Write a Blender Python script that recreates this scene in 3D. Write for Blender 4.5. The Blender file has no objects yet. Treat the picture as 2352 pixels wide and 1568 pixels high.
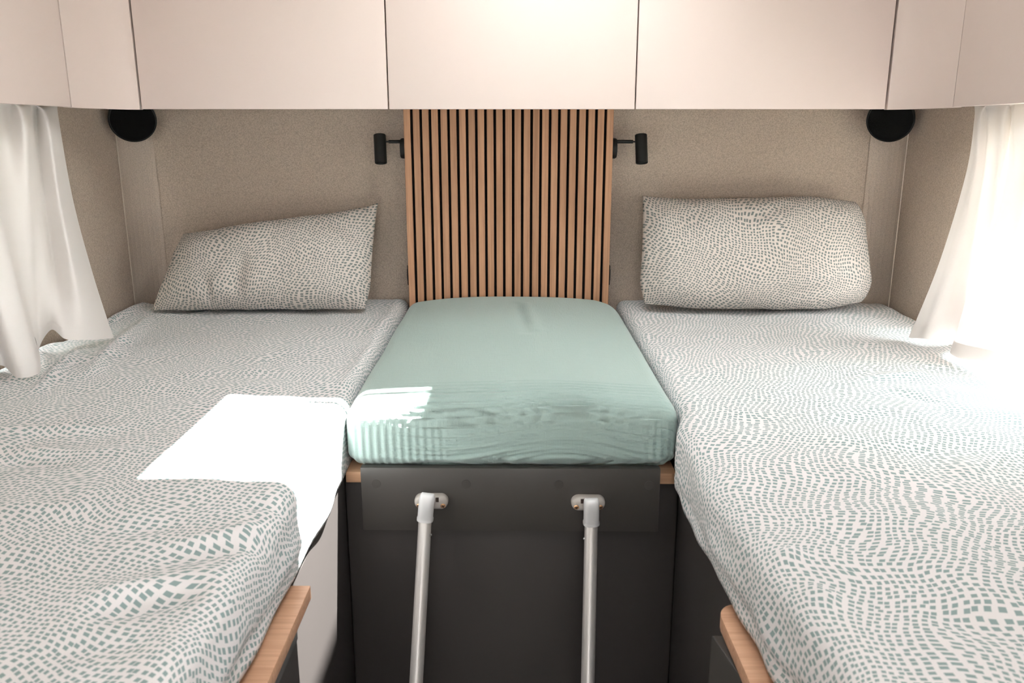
import bpy, bmesh, math, random
import numpy as np
from mathutils import Vector, Matrix

# ------------------------------------------------------------------ camera, world, sun, exposure
SC = bpy.context.scene
COL = SC.collection
ZC = 1.42                                  # eye height above the floor
F_PX, PITCH = 1900.0, math.radians(14.3)

cam_d = bpy.data.cameras.new('camera')
cam_d.sensor_width = 36.0
cam_d.lens = F_PX / 2352.0 * 36.0
cam_d.clip_start = 0.02
cam_d.dof.use_dof = True
cam_d.dof.focus_distance = 1.95
cam_d.dof.aperture_fstop = 10.0
cam = bpy.data.objects.new('camera', cam_d)
COL.objects.link(cam)
cam.location = (0, 0, ZC)
cam.rotation_euler = (math.pi / 2 - PITCH, 0, 0)
SC.camera = cam

SC.view_settings.view_transform = 'Standard'
SC.view_settings.look = 'None'
SC.view_settings.gamma = 1.0
SC.view_settings.use_curve_mapping = False
SC.view_settings.exposure = 0.46

SKY, SUN = 15.0, 60.0
world = bpy.data.worlds.new('sky')
SC.world = world
world.use_nodes = True
nt = world.node_tree
nt.nodes.clear()
w_out = nt.nodes.new('ShaderNodeOutputWorld')
w_bg = nt.nodes.new('ShaderNodeBackground')
w_bg.inputs[0].default_value = (0.985, 0.985, 1.0, 1)
w_bg.inputs[1].default_value = SKY
nt.links.new(w_bg.outputs[0], w_out.inputs[0])

S_DIR = Vector((0.40, 0.28, 1.0)).normalized()      # towards the sun
sun_d = bpy.data.lights.new('sun', 'SUN')
sun_d.energy = SUN
sun_d.angle = math.radians(0.8)
sun_d.color = (1.0, 0.97, 0.94)
sun = bpy.data.objects.new('sun', sun_d)
COL.objects.link(sun)
sun.location = (2, 2, 5)
sun.rotation_euler = S_DIR.to_track_quat('Z', 'Y').to_euler()


SC.cycles.use_denoising = True
SC.cycles.max_bounces = 7
SC.cycles.diffuse_bounces = 4
SC.cycles.glossy_bounces = 2
SC.cycles.transmission_bounces = 2
SC.cycles.sample_clamp_indirect = 8.0

# ------------------------------------------------------------------ helpers
CT, ST = math.cos(PITCH), math.sin(PITCH)


def P(u, v, x=None, y=None, z=None):
    """point on the sight line (u, v) at a known x, y or height (height relative to the eye)"""
    a, t = (u - 1176.0) / F_PX, -(v - 784.0) / F_PX
    d = (a, CT + ST * t, -ST + CT * t)
    k = x / d[0] if x is not None else (y / d[1] if y is not None else z / d[2])
    return Vector((d[0] * k, d[1] * k, d[2] * k + ZC))


def Z(d):
    return ZC + d


def link(o, parent=None):
    COL.objects.link(o)
    if parent is not None:
        o.parent = parent
        o.matrix_parent_inverse = WORLD[parent.name].inverted()
    return o


WORLD = {}


def tag(o, label=None, cat=None, group=None, kind=None):
    if label: o['label'] = label
    if cat: o['category'] = cat
    if group: o['group'] = group
    if kind: o['kind'] = kind
    return o


def empty(name, loc, label=None, cat=None, group=None, kind=None):
    o = bpy.data.objects.new(name, None)
    o.empty_display_size = 0.05
    o.location = loc
    COL.objects.link(o)
    WORLD[o.name] = Matrix.Translation(Vector(loc))
    return tag(o, label, cat, group, kind)


def mesh_obj(name, verts, faces, mat, parent=None, smooth=False, uvs=None, auto=None):
    """verts in world coordinates; the object's origin goes to the bottom centre of its box"""
    V = np.asarray([tuple(v) for v in verts] if not isinstance(verts, np.ndarray) else verts, dtype=float)
    lo, hi = V.min(0), V.max(0)
    c = np.array([(lo[0] + hi[0]) / 2, (lo[1] + hi[1]) / 2, lo[2]])
    me = bpy.data.meshes.new(name)
    me.from_pydata((V - c).tolist(), [], faces)
    if uvs is not None:
        lay = me.uv_layers.new(name='UVMap')
        lay.data.foreach_set('uv', np.asarray(uvs, dtype=np.float32).ravel())
    if smooth:
        me.polygons.foreach_set('use_smooth', [True] * len(me.polygons))
    me.materials.append(mat)
    me.update()
    o = bpy.data.objects.new(name, me)
    o.location = c
    link(o, parent)
    WORLD[o.name] = Matrix.Translation(Vector(c))
    return o


def bm_obj(name, bm, mat, parent=None, smooth=False):
    bmesh.ops.recalc_face_normals(bm, faces=bm.faces)
    bm.verts.index_update()
    V = [v.co.copy() for v in bm.verts]
    Fc = [[v.index for v in f.verts] for f in bm.faces]
    bm.free()
    o = mesh_obj(name, V, Fc, mat, parent, smooth)
    if smooth:
        o.data.set_sharp_from_angle(angle=math.radians(38))
    return o


def add_box(bm, x0, x1, y0, y1, z0, z1, bevel=0.0, seg=2):
    r = bmesh.ops.create_cube(bm, size=1.0)
    for v in r['verts']:
        v.co = Vector(((x0 + x1) / 2 + v.co.x * (x1 - x0), (y0 + y1) / 2 + v.co.y * (y1 - y0), (z0 + z1) / 2 + v.co.z * (z1 - z0)))
    if bevel > 0:
        es = list({e for v in r['verts'] for e in v.link_edges})
        bmesh.ops.bevel(bm, geom=es, offset=bevel, segments=seg, affect='EDGES', profile=0.5)


def box(name, xr, yr, zr, mat, parent=None, bevel=0.0, seg=2, rot=None):
    bm = bmesh.new()
    add_box(bm, xr[0], xr[1], yr[0], yr[1], zr[0], zr[1], bevel, seg)
    if rot is not None:
        bmesh.ops.transform(bm, matrix=rot, verts=bm.verts)
    return bm_obj(name, bm, mat, parent, smooth=bevel > 0)


def lathe(name, prof, origin, axis, mat, parent=None, n=40):
    """prof: (radius, height) pairs turned about axis"""
    q = Vector(axis).normalized().to_track_quat('Z', 'Y').to_matrix()
    V, Fc = [], []
    for r, h in prof:
        for k in range(n):
            a = 2 * math.pi * k / n
            V.append(Vector(origin) + q @ Vector((r * math.cos(a), r * math.sin(a), h)))
    m = len(prof)
    for i in range(m - 1):
        for k in range(n):
            k2 = (k + 1) % n
            Fc.append([i * n + k, i * n + k2, (i + 1) * n + k2, (i + 1) * n + k])
    Fc.append([k for k in range(n)][::-1])
    Fc.append([(m - 1) * n + k for k in range(n)])
    o = mesh_obj(name, V, Fc, mat, parent, smooth=True)
    o.data.set_sharp_from_angle(angle=math.radians(38))
    return o


def rod(name, a, b, r, mat, parent=None, n=24, ch=None):
    a, b = Vector(a), Vector(b)
    L = (b - a).length
    ch = r * 0.15 if ch is None else ch
    return lathe(name, [(r - ch, 0), (r, ch), (r, L - ch), (r - ch, L)], a, b - a, mat, parent, n)


def prism(name, pts, z0, z1, mat, parent=None, bevel=0.0, seg=2):
    """outline in plan extruded upwards"""
    bm = bmesh.new()
    lo = [bm.verts.new((p[0], p[1], z0)) for p in pts]
    hi = [bm.verts.new((p[0], p[1], z1)) for p in pts]
    n = len(pts)
    bm.faces.new(lo[::-1])
    bm.faces.new(hi)
    for i in range(n):
        bm.faces.new((lo[i], lo[(i + 1) % n], hi[(i + 1) % n], hi[i]))
    if bevel > 0:
        es = [e for e in bm.edges if abs(e.verts[0].co.z - e.verts[1].co.z) < 1e-6]
        bmesh.ops.bevel(bm, geom=es, offset=bevel, segments=seg, affect='EDGES', profile=0.5)
    return bm_obj(name, bm, mat, parent, smooth=bevel > 0)


def wav(x, y, scale, seed, n=9):
    """smooth pseudo-noise in about -1..1; scale = waves per metre"""
    rs = np.random.RandomState(seed)
    out = np.zeros_like(x)
    for _ in range(n):
        a, ph, s = rs.rand() * 6.283, rs.rand() * 6.283, scale * (0.55 + 0.9 * rs.rand())
        out += np.sin(6.283 * s * (x * math.cos(a) + y * math.sin(a)) + ph)
    return out / math.sqrt(n) / 1.3


def fold(x, y, p0, p1, width, height):
    """soft ridge (or valley) along the segment p0-p1, thinning out at its ends"""
    dx, dy = p1[0] - p0[0], p1[1] - p0[1]
    L2 = dx * dx + dy * dy
    t = ((x - p0[0]) * dx + (y - p0[1]) * dy) / L2
    tc = np.clip(t, 0, 1)
    d2 = (x - p0[0] - tc * dx) ** 2 + (y - p0[1] - tc * dy) ** 2
    d2 = d2 + (np.clip(np.abs(t - 0.5) - 0.2, 0, None) * 2.2 * width) ** 2
    return height * np.exp(-d2 / (width * width))


def sstep(a, b, x):
    t = np.clip((x - a) / (b - a), 0, 1)
    return t * t * (3 - 2 * t)


def rounded_block(x0, x1, y0, y1, z0, z1, r, step):
    """closed block with round edges on a fine lattice -> points, quads, per-corner uv in metres (unfolded from the top)"""
    n = [max(2, int(round((b - a) / step))) for a, b in ((x0, x1), (y0, y1), (z0, z1))]
    idx, pts, quads, uvs = {}, [], [], []

    def vid(i, j, k):
        key = (i, j, k)
        if key not in idx:
            idx[key] = len(pts)
            pts.append((x0 + (x1 - x0) * i / n[0], y0 + (y1 - y0) * j / n[1], z0 + (z1 - z0) * k / n[2]))
        return idx[key]

    def q(cs, fn):
        ids = [vid(*c) for c in cs]
        quads.append(ids)
        for a in ids:
            uvs.append(fn(pts[a]))
    for i in range(n[0]):
        for j in range(n[1]):
            q([(i, j, n[2]), (i + 1, j, n[2]), (i + 1, j + 1, n[2]), (i, j + 1, n[2])], lambda p: (p[0], p[1]))
            q([(i, j, 0), (i, j + 1, 0), (i + 1, j + 1, 0), (i + 1, j, 0)], lambda p: (p[0], p[1]))
    for j in range(n[1]):
        for k in range(n[2]):
            q([(0, j, k), (0, j, k + 1), (0, j + 1, k + 1), (0, j + 1, k)], lambda p: (x0 - (z1 - p[2]), p[1]))
            q([(n[0], j, k), (n[0], j + 1, k), (n[0], j + 1, k + 1), (n[0], j, k + 1)], lambda p: (x1 + (z1 - p[2]), p[1]))
    for i in range(n[0]):
        for k in range(n[2]):
            q([(i, 0, k), (i + 1, 0, k), (i + 1, 0, k + 1), (i, 0, k + 1)], lambda p: (p[0], y0 - (z1 - p[2])))
            q([(i, n[1], k), (i, n[1], k + 1), (i + 1, n[1], k + 1), (i + 1, n[1], k)], lambda p: (p[0], y1 + (z1 - p[2])))
    Q = np.array(pts)
    lo, hi = np.array([x0, y0, z0]) + r, np.array([x1, y1, z1]) - r
    C = np.clip(Q, lo, hi)
    D = Q - C
    L = np.linalg.norm(D, axis=1, keepdims=True)
    N = np.where(L > 1e-9, D / np.maximum(L, 1e-9), 0)
    return C + N * r * (L > 1e-9), Q, quads, np.array(uvs)


# ------------------------------------------------------------------ materials
def new_mat(name):
    m = bpy.data.materials.new(name)
    m.use_nodes = True
    t = m.node_tree
    return m, t, t.nodes['Principled BSDF']


def N(t, kind, **kw):
    n = t.nodes.new(kind)
    for k, v in kw.items():
        setattr(n, k, v)
    return n


def plain(name, rgb, rough=0.5, metallic=0.0, spec=0.5, bump=0.0, scale=200.0, vary=0.0):
    m, t, b = new_mat(name)
    b.inputs['Base Color'].default_value = (*rgb, 1)
    b.inputs['Roughness'].default_value = rough
    b.inputs['Metallic'].default_value = metallic
    b.inputs['Specular IOR Level'].default_value = spec
    if bump or vary:
        tc = N(t, 'ShaderNodeTexCoord')
        nz = N(t, 'ShaderNodeTexNoise')
        nz.inputs['Scale'].default_value = scale
        nz.inputs['Detail'].default_value = 3
        t.links.new(tc.outputs['Object'], nz.inputs['Vector'])
        if bump:
            bp = N(t, 'ShaderNodeBump')
            bp.inputs['Strength'].default_value = bump
            bp.inputs['Distance'].default_value = 0.001
            t.links.new(nz.outputs['Fac'], bp.inputs['Height'])
            t.links.new(bp.outputs[0], b.inputs['Normal'])
        if vary:
            mx = N(t, 'ShaderNodeMix', data_type='RGBA')
            mx.inputs[6].default_value = (*[c * (1 - vary) for c in rgb], 1)
            mx.inputs[7].default_value = (*[min(1, c * (1 + vary)) for c in rgb], 1)
            rp = N(t, 'ShaderNodeMapRange')
            rp.inputs['From Min'].default_value = 0.3
            rp.inputs['From Max'].default_value = 0.7
            t.links.new(nz.outputs['Fac'], rp.inputs['Value'])
            t.links.new(rp.outputs[0], mx.inputs[0])
            t.links.new(mx.outputs[2], b.inputs['Base Color'])
    return m


def wood(name, along, dark, light, spread=1.0):
    m, t, b = new_mat(name)
    tc = N(t, 'ShaderNodeTexCoord')
    geo = N(t, 'ShaderNodeObjectInfo')
    mp = N(t, 'ShaderNodeMapping')
    s = [150.0, 150.0, 150.0]
    s['xyz'.index(along)] = 4.0
    mp.inputs['Scale'].default_value = s
    add = N(t, 'ShaderNodeVectorMath', operation='ADD')
    rnd = N(t, 'ShaderNodeVectorMath', operation='SCALE')
    cmb = N(t, 'ShaderNodeCombineXYZ')
    for k in range(3):
        t.links.new(geo.outputs['Random'], cmb.inputs[k])
    t.links.new(cmb.outputs[0], rnd.inputs[0])
    rnd.inputs['Scale'].default_value = 40.0
    t.links.new(tc.outputs['Object'], mp.inputs[0])
    t.links.new(mp.outputs[0], add.inputs[0])
    t.links.new(rnd.outputs[0], add.inputs[1])
    n1 = N(t, 'ShaderNodeTexNoise')
    n1.inputs['Scale'].default_value = 1.0
    n1.inputs['Detail'].default_value = 5
    n1.inputs['Roughness'].default_value = 0.65
    n1.inputs['Distortion'].default_value = 0.25
    t.links.new(add.outputs[0], n1.inputs['Vector'])
    cr = N(t, 'ShaderNodeValToRGB')
    cr.color_ramp.elements[0].position = 0.5 - 0.22 * spread
    cr.color_ramp.elements[1].position = 0.5 + 0.16 * spread
    cr.color_ramp.elements[0].color = (*dark, 1)
    cr.color_ramp.elements[1].color = (*light, 1)
    t.links.new(n1.outputs['Fac'], cr.inputs[0])
    # a little tint of its own for each board
    hs = N(t, 'ShaderNodeHueSaturation')
    mr = N(t, 'ShaderNodeMapRange')
    mr.inputs['To Min'].default_value = 0.9
    mr.inputs['To Max'].default_value = 1.08
    t.links.new(geo.outputs['Random'], mr.inputs['Value'])
    t.links.new(mr.outputs[0], hs.inputs['Value'])
    t.links.new(cr.outputs[0], hs.inputs['Color'])
    t.links.new(hs.outputs[0], b.inputs['Base Color'])
    b.inputs['Roughness'].default_value = 0.5
    b.inputs['Specular IOR Level'].default_value = 0.35
    return m


def dotted_fabric(name, base, ink, pitch=0.0092):
    """white cotton printed with rows of small blue-green lozenges that flow in waves"""
    m, t, b = new_mat(name)
    uv = N(t, 'ShaderNodeUVMap')
    # flow: bend the print grid with two soft noises
    acc = uv.outputs[0]
    for sc_, amp in ((4.0, 0.075), (11.0, 0.042)):
        nz = N(t, 'ShaderNodeTexNoise')
        nz.inputs['Scale'].default_value = sc_
        nz.inputs['Detail'].default_value = 0
        t.links.new(uv.outputs[0], nz.inputs['Vector'])
        sb = N(t, 'ShaderNodeVectorMath', operation='SUBTRACT')
        sb.inputs[1].default_value = (0.5, 0.5, 0.5)
        t.links.new(nz.outputs['Color'], sb.inputs[0])
        sl = N(t, 'ShaderNodeVectorMath', operation='SCALE')
        sl.inputs['Scale'].default_value = amp
        t.links.new(sb.outputs[0], sl.inputs[0])
        ad = N(t, 'ShaderNodeVectorMath', operation='ADD')
        t.links.new(acc, ad.inputs[0])
        t.links.new(sl.outputs[0], ad.inputs[1])
        acc = ad.outputs[0]
    mp = N(t, 'ShaderNodeMapping')
    mp.inputs['Scale'].default_value = (1 / pitch, 1.12 / pitch, 0)
    mp.inputs['Rotation'].default_value = (0, 0, 0.3)
    t.links.new(acc, mp.inputs[0])
    vo = N(t, 'ShaderNodeTexVoronoi', voronoi_dimensions='2D', distance='CHEBYCHEV', feature='F1')
    vo.inputs['Scale'].default_value = 1.0
    vo.inputs['Randomness'].default_value = 0.36
    t.links.new(mp.outputs[0], vo.inputs['Vector'])
    rg = N(t, 'ShaderNodeMapRange')
    rg.inputs['From Min'].default_value = 0.265
    rg.inputs['From Max'].default_value = 0.315
    rg.inputs['To Min'].default_value = 1.0
    rg.inputs['To Max'].default_value = 0.0
    t.links.new(vo.outputs['Distance'], rg.inputs['Value'])
    mx = N(t, 'ShaderNodeMix', data_type='RGBA')
    mx.inputs[6].default_value = (*base, 1)
    mx.inputs[7].default_value = (*ink, 1)
    t.links.new(rg.outputs[0], mx.inputs[0])
    t.links.new(mx.outputs[2], b.inputs['Base Color'])
    b.inputs['Roughness'].default_value = 0.9
    b.inputs['Specular IOR Level'].default_value = 0.1
    return m


def muslin(name, rgb):
    m, t, b = new_mat(name)
    uv = N(t, 'ShaderNodeUVMap')
    hs = None
    for sc_, st, dist in (((35, 320, 1), 0.40, 0.0016), ((320, 30, 1), 0.40, 0.0016), ((520, 520, 1), 0.35, 0.0010)):
        mp = N(t, 'ShaderNodeMapping')
        mp.inputs['Scale'].default_value = sc_
        t.links.new(uv.outputs[0], mp.inputs[0])
        nz = N(t, 'ShaderNodeTexNoise')
        nz.inputs['Scale'].default_value = 1.0
        nz.inputs['Detail'].default_value = 2
        t.links.new(mp.outputs[0], nz.inputs['Vector'])
        bp = N(t, 'ShaderNodeBump')
        bp.inputs['Strength'].default_value = st
        bp.inputs['Distance'].default_value = dist
        t.links.new(nz.outputs['Fac'], bp.inputs['Height'])
        if hs is not None:
            t.links.new(hs, bp.inputs['Normal'])
        hs = bp.outputs[0]
    t.links.new(hs, b.inputs['Normal'])
    mp = N(t, 'ShaderNodeMapping')
    mp.inputs['Scale'].default_value = (500, 500, 1)
    t.links.new(uv.outputs[0], mp.inputs[0])
    nz = N(t, 'ShaderNodeTexNoise')
    nz.inputs['Scale'].default_value = 1.0
    t.links.new(mp.outputs[0], nz.inputs['Vector'])
    mx = N(t, 'ShaderNodeMix', data_type='RGBA')
    mx.inputs[6].default_value = (*[c * 0.93 for c in rgb], 1)
    mx.inputs[7].default_value = (*[c * 1.07 for c in rgb], 1)
    t.links.new(nz.outputs['Fac'], mx.inputs[0])
    t.links.new(mx.outputs[2], b.inputs['Base Color'])
    b.inputs['Roughness'].default_value = 0.95
    b.inputs['Specular IOR Level'].default_value = 0.05
    b.inputs['Sheen Weight'].default_value = 0.25
    b.inputs['Sheen Roughness'].default_value = 0.5
    return m


def curtain_mat(name):
    m, t, b = new_mat(name)
    out = t.nodes['Material Output']
    t.nodes.remove(b)
    df = N(t, 'ShaderNodeBsdfDiffuse')
    df.inputs[0].default_value = (0.86, 0.82, 0.80, 1)
    tr = N(t, 'ShaderNodeBsdfTranslucent')
    tr.inputs[0].default_value = (0.90, 0.83, 0.80, 1)
    tp = N(t, 'ShaderNodeBsdfTransparent')
    tc = N(t, 'ShaderNodeTexCoord')
    nz = N(t, 'ShaderNodeTexNoise')
    nz.inputs['Scale'].default_value = 600
    t.links.new(tc.outputs['Object'], nz.inputs['Vector'])
    bp = N(t, 'ShaderNodeBump')
    bp.inputs['Strength'].default_value = 0.1
    bp.inputs['Distance'].default_value = 0.0005
    t.links.new(nz.outputs['Fac'], bp.inputs['Height'])
    t.links.new(bp.outputs[0], df.inputs['Normal'])
    m1 = N(t, 'ShaderNodeMixShader')
    m1.inputs[0].default_value = 0.055
    t.links.new(df.outputs[0], m1.inputs[1])
    t.links.new(tr.outputs[0], m1.inputs[2])
    m2 = N(t, 'ShaderNodeMixShader')
    m2.inputs[0].default_value = 0.008
    t.links.new(m1.outputs[0], m2.inputs[1])
    t.links.new(tp.outputs[0], m2.inputs[2])
    t.links.new(m2.outputs[0], out.inputs[0])
    return m


def pane_mat(name):
    m, t, b = new_mat(name)
    out = t.nodes['Material Output']
    t.nodes.remove(b)
    tp = N(t, 'ShaderNodeBsdfTransparent')
    tp.inputs[0].default_value = (0.93, 0.95, 0.94, 1)
    gl = N(t, 'ShaderNodeBsdfGlossy')
    gl.inputs['Roughness'].default_value = 0.05
    mx = N(t, 'ShaderNodeMixShader')
    mx.inputs[0].default_value = 0.05
    t.links.new(tp.outputs[0], mx.inputs[1])
    t.links.new(gl.outputs[0], mx.inputs[2])
    t.links.new(mx.outputs[0], out.inputs[0])
    return m


M = {
    'cabinet': plain('cabinet_laminate', (0.71, 0.60, 0.56), 0.55, spec=0.3),
    'cabinet_body': plain('cabinet_carcass', (0.42, 0.33, 0.27), 0.6),
    'wall': plain('wall_felt', (0.50, 0.412, 0.34), 0.95, spec=0.1, bump=0.5, scale=420, vary=0.22),
    'cove': plain('corner_felt', (0.54, 0.455, 0.385), 0.9, spec=0.1, bump=0.4, scale=420, vary=0.18),
    'white': plain('white_shell', (0.80, 0.77, 0.74), 0.6, spec=0.3),
    'floor': plain('vinyl_floor', (0.24, 0.22, 0.21), 0.5),
    'seam': plain('pale_seam', (0.62, 0.54, 0.46), 0.8),
    'added_hedge': plain('hedge_leaves', (0.075, 0.072, 0.055), 0.8, vary=0.4, scale=14),
    'ground': plain('gravel_ground', (0.34, 0.33, 0.28), 0.95, vary=0.2, scale=3),
    'dark': plain('dark_laminate', (0.050, 0.0435, 0.042), 0.38, spec=0.5, bump=0.06, scale=900),
    'dark_edge': plain('dark_laminate_edge', (0.10, 0.10, 0.10), 0.4),
    'dark_plate': plain('dark_plate_laminate', (0.058, 0.052, 0.048), 0.42, spec=0.5, bump=0.06, scale=900),
    'black': plain('black_plastic', (0.009, 0.010, 0.010), 0.45, spec=0.35),
    'grille': plain('black_mesh_grille', (0.006, 0.006, 0.006), 0.9, spec=0.05, bump=0.6, scale=900),
    'felt': plain('black_felt', (0.012, 0.010, 0.009), 0.98, spec=0.05),
    'foam': plain('mattress_underside', (0.05, 0.05, 0.05), 0.9),
    'slat': wood('oak_slat', 'z', (0.40, 0.205, 0.112), (0.60, 0.335, 0.195)),
    'slat_side': plain('brown_panel_side', (0.15, 0.085, 0.055), 0.6),
    'oak_x': wood('oak_board_x', 'x', (0.44, 0.24, 0.135), (0.62, 0.37, 0.23)),
    'oak_cross': wood('oak_ledge', 'x', (0.50, 0.27, 0.165), (0.68, 0.40, 0.26)),
    'sheet': dotted_fabric('printed_cotton', (0.80, 0.765, 0.775), (0.285, 0.37, 0.375)),
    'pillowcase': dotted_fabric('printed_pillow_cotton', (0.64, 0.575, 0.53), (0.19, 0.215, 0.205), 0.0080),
    'muslin': muslin('sage_muslin', (0.36, 0.465, 0.44)),
    'curtain': curtain_mat('white_voile'),
    'pane': pane_mat('acrylic_pane'),
    'alu': plain('brushed_aluminium', (0.62, 0.585, 0.57), 0.42, metallic=0.5),
    'cap': plain('clear_grey_plastic', (0.62, 0.61, 0.62), 0.3, spec=0.5),
    'bracket': plain('beige_grey_plastic', (0.46, 0.42, 0.39), 0.25, spec=0.5),
    'brass': plain('brass_screw', (0.75, 0.45, 0.25), 0.3, metallic=1.0),
    'steel': plain('steel_rivet', (0.7, 0.7, 0.7), 0.3, metallic=1.0),
    'slot': plain('screw_slot', (0.04, 0.025, 0.02), 0.8),
}

# ------------------------------------------------------------------ the setting
HX, YB, YF = 1.03, 2.30, -2.6
FLOOR, CEIL = 0.0, Z(0.62)
WINY, WINZ = (1.26, 1.84), (Z(-0.40), Z(0.03))
SKX, SKY_Y = (-0.075, 0.30), (1.335, 1.72)     # roof light over the beds
FILL_X, FILL_Y = (-0.20, 0.20), (-0.40, 0.0)        # unseen roof light added behind the camera to brighten the foreground


def slab_with_holes(name, plane, coord, thick, ar, br, holes, mat):
    """a flat slab (plane 'x' or 'z' or 'y') with rectangular openings; ar, br are the two in-plane ranges"""
    A = sorted({ar[0], ar[1], *[h[0] for h in holes], *[h[1] for h in holes]})
    B = sorted({br[0], br[1], *[h[2] for h in holes], *[h[3] for h in holes]})
    bm = bmesh.new()
    for i in range(len(A) - 1):
        for j in range(len(B) - 1):
            ca, cb = (A[i] + A[i + 1]) / 2, (B[j] + B[j + 1]) / 2
            if any(h[0] < ca < h[1] and h[2] < cb < h[3] for h in holes):
                continue
            c0, c1 = sorted((coord, coord + thick))
            if plane == 'x':
                add_box(bm, c0, c1, A[i], A[i + 1], B[j], B[j + 1])
            elif plane == 'z':
                add_box(bm, A[i], A[i + 1], B[j], B[j + 1], c0, c1)
            else:
                add_box(bm, A[i], A[i + 1], c0, c1, B[j], B[j + 1])
    bmesh.ops.remove_doubles(bm, verts=bm.verts, dist=1e-5)
    # drop the inner faces two boxes share
    seen = {}
    for f in bm.faces:
        seen.setdefault(tuple(sorted(v.index for v in f.verts)), []).append(f)
    bm.verts.index_update()
    seen = {}
    for f in list(bm.faces):
        seen.setdefault(tuple(sorted(v.index for v in f.verts)), []).append(f)
    dead = [f for fs in seen.values() if len(fs) > 1 for f in fs]
    if dead:
        bmesh.ops.delete(bm, geom=dead, context='FACES')
    return tag(bm_obj(name, bm, mat), kind='structure')


tag(box('floor', (-HX, HX), (YF, YB), (-0.05, FLOOR), M['floor']), kind='structure')
slab_with_holes('ceiling', 'z', CEIL, 0.06, (-HX - 0.06, HX + 0.06), (YF, YB + 0.05),
                [(SKX[0], SKX[1], SKY_Y[0], SKY_Y[1]), (FILL_X[0], FILL_X[1], FILL_Y[0], FILL_Y[1])], M['white'])
tag(box('wall_back', (-HX - 0.05, HX + 0.05), (YB, YB + 0.05), (FLOOR, CEIL), M['wall']), kind='structure')
fill_win = (-1.3, -0.7)  # unseen side windows added behind the camera to lift the ambient light
for side, s in (('left', -1), ('right', 1)):
    slab_with_holes('wall_' + side, 'x', s * HX, s * 0.05, (0.1, YB), (FLOOR, CEIL),
                    [(WINY[0], WINY[1], WINZ[0], WINZ[1])], M['wall'])
    slab_with_holes('wall_%s_front' % side, 'x', s * HX, s * 0.05, (YF, 0.1), (FLOOR, CEIL),
                    [(fill_win[0], fill_win[1], Z(-0.45), Z(0.05))], M['white'])
slab_with_holes('wall_front', 'y', YF, -0.05, (-HX - 0.05, HX + 0.05), (FLOOR, CEIL),
                [(-0.45, 0.45, Z(-0.20), Z(0.20))], M['white'])  # added opening, lets ambient light in from behind the camera
tag(box('ground', (-40, 40), (-40, 40), (-0.72, -0.70), M['ground']), kind='structure')

# corner coves, thin seam at each edge
for k, s in enumerate((-1, 1)):
    pts = []
    for i in range(9):
        a = i / 8 * math.pi / 2
        pts.append((s * (HX - 0.062 + 0.062 * math.sin(a)), YB - 0.085 + 0.085 * math.cos(a)))
    ring = [(p[0] - s * 0.0022, p[1] - 0.003) for p in pts]
    o = prism('trim_%d' % (k + 1), ring + [(s * HX, YB)] if s < 0 else (ring + [(s * HX, YB)])[::-1], Z(-0.58), Z(0.062), M['cove'])
    tag(o, kind='structure')

for k, s in enumerate((-1, 1)):
    for j, (px, py) in enumerate(((s * (HX - 0.0022), YB - 0.0875), (s * (HX - 0.0625), YB - 0.0022))):
        o = box('trim_%d' % (3 + 2 * k + j), (px - 0.0012, px + 0.0012), (py - 0.0012, py + 0.0012), (Z(-0.58), Z(0.062)), M['seam'] if j == 0 else M['wall'])
        tag(o, kind='structure')

# a dark hedge added outside on the left, raised to dim that window
rs = np.random.RandomState(3)
hv, hf = [], []
na_, nb_ = 70, 40
for i in range(na_ + 1):
    for j in range(nb_ + 1):
        yy, zz = -5 + 12 * i / na_, -0.7 + 6.0 * j / nb_
        hv.append((-2.3 - 0.35 * (j / nb_) ** 2 + 0.16 * rs.rand(), yy + 0.06 * rs.rand(), zz + 0.1 * rs.rand() * (j > 0)))
for i in range(na_):
    for j in range(nb_):
        a = i * (nb_ + 1) + j
        hf.append([a, a + 1, a + nb_ + 2, a + nb_ + 1])
nv = len(hv)
hv += [(v[0] - 0.7, v[1], v[2]) for v in hv]
hf += [[q + nv for q in f[::-1]] for f in hf]
for i in range(na_):
    a, b = i * (nb_ + 1) + nb_, (i + 1) * (nb_ + 1) + nb_
    hf.append([a, a + nv, b + nv, b])
tag(mesh_obj('added_hedge', hv, hf, M['added_hedge']), 'dark foliage added outside to dim the left window, glimpsed under its curtain', 'added_hedge')

# windows: frame and pane; the pair behind the camera is added for ambient light
n_w = 0
for s in (-1, 1):
    for yr, zr in ((WINY, WINZ), (fill_win, (Z(-0.45), Z(0.05)))):
        n_w += 1
        w = empty('window_%d' % n_w, (s * HX, (yr[0] + yr[1]) / 2, zr[0]), kind='structure')
        bm = bmesh.new()
        for a in ((yr[0], yr[0] + .025, zr[0], zr[1]), (yr[1] - .025, yr[1], zr[0], zr[1]),
                  (yr[0] + .025, yr[1] - .025, zr[0], zr[0] + .025), (yr[0] + .025, yr[1] - .025, zr[1] - .025, zr[1])):
            x0, x1 = sorted((s * (HX + 0.004), s * (HX + 0.046)))
            add_box(bm, x0, x1, a[0], a[1], a[2], a[3])
        bm_obj('window_frame', bm, M['white'], w)
        x0, x1 = sorted((s * (HX + 0.028), s * (HX + 0.032)))
        box('window_pane', (x0, x1), (yr[0] + .026, yr[1] - .026), (zr[0] + .026, zr[1] - .026), M['pane'], w)
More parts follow.
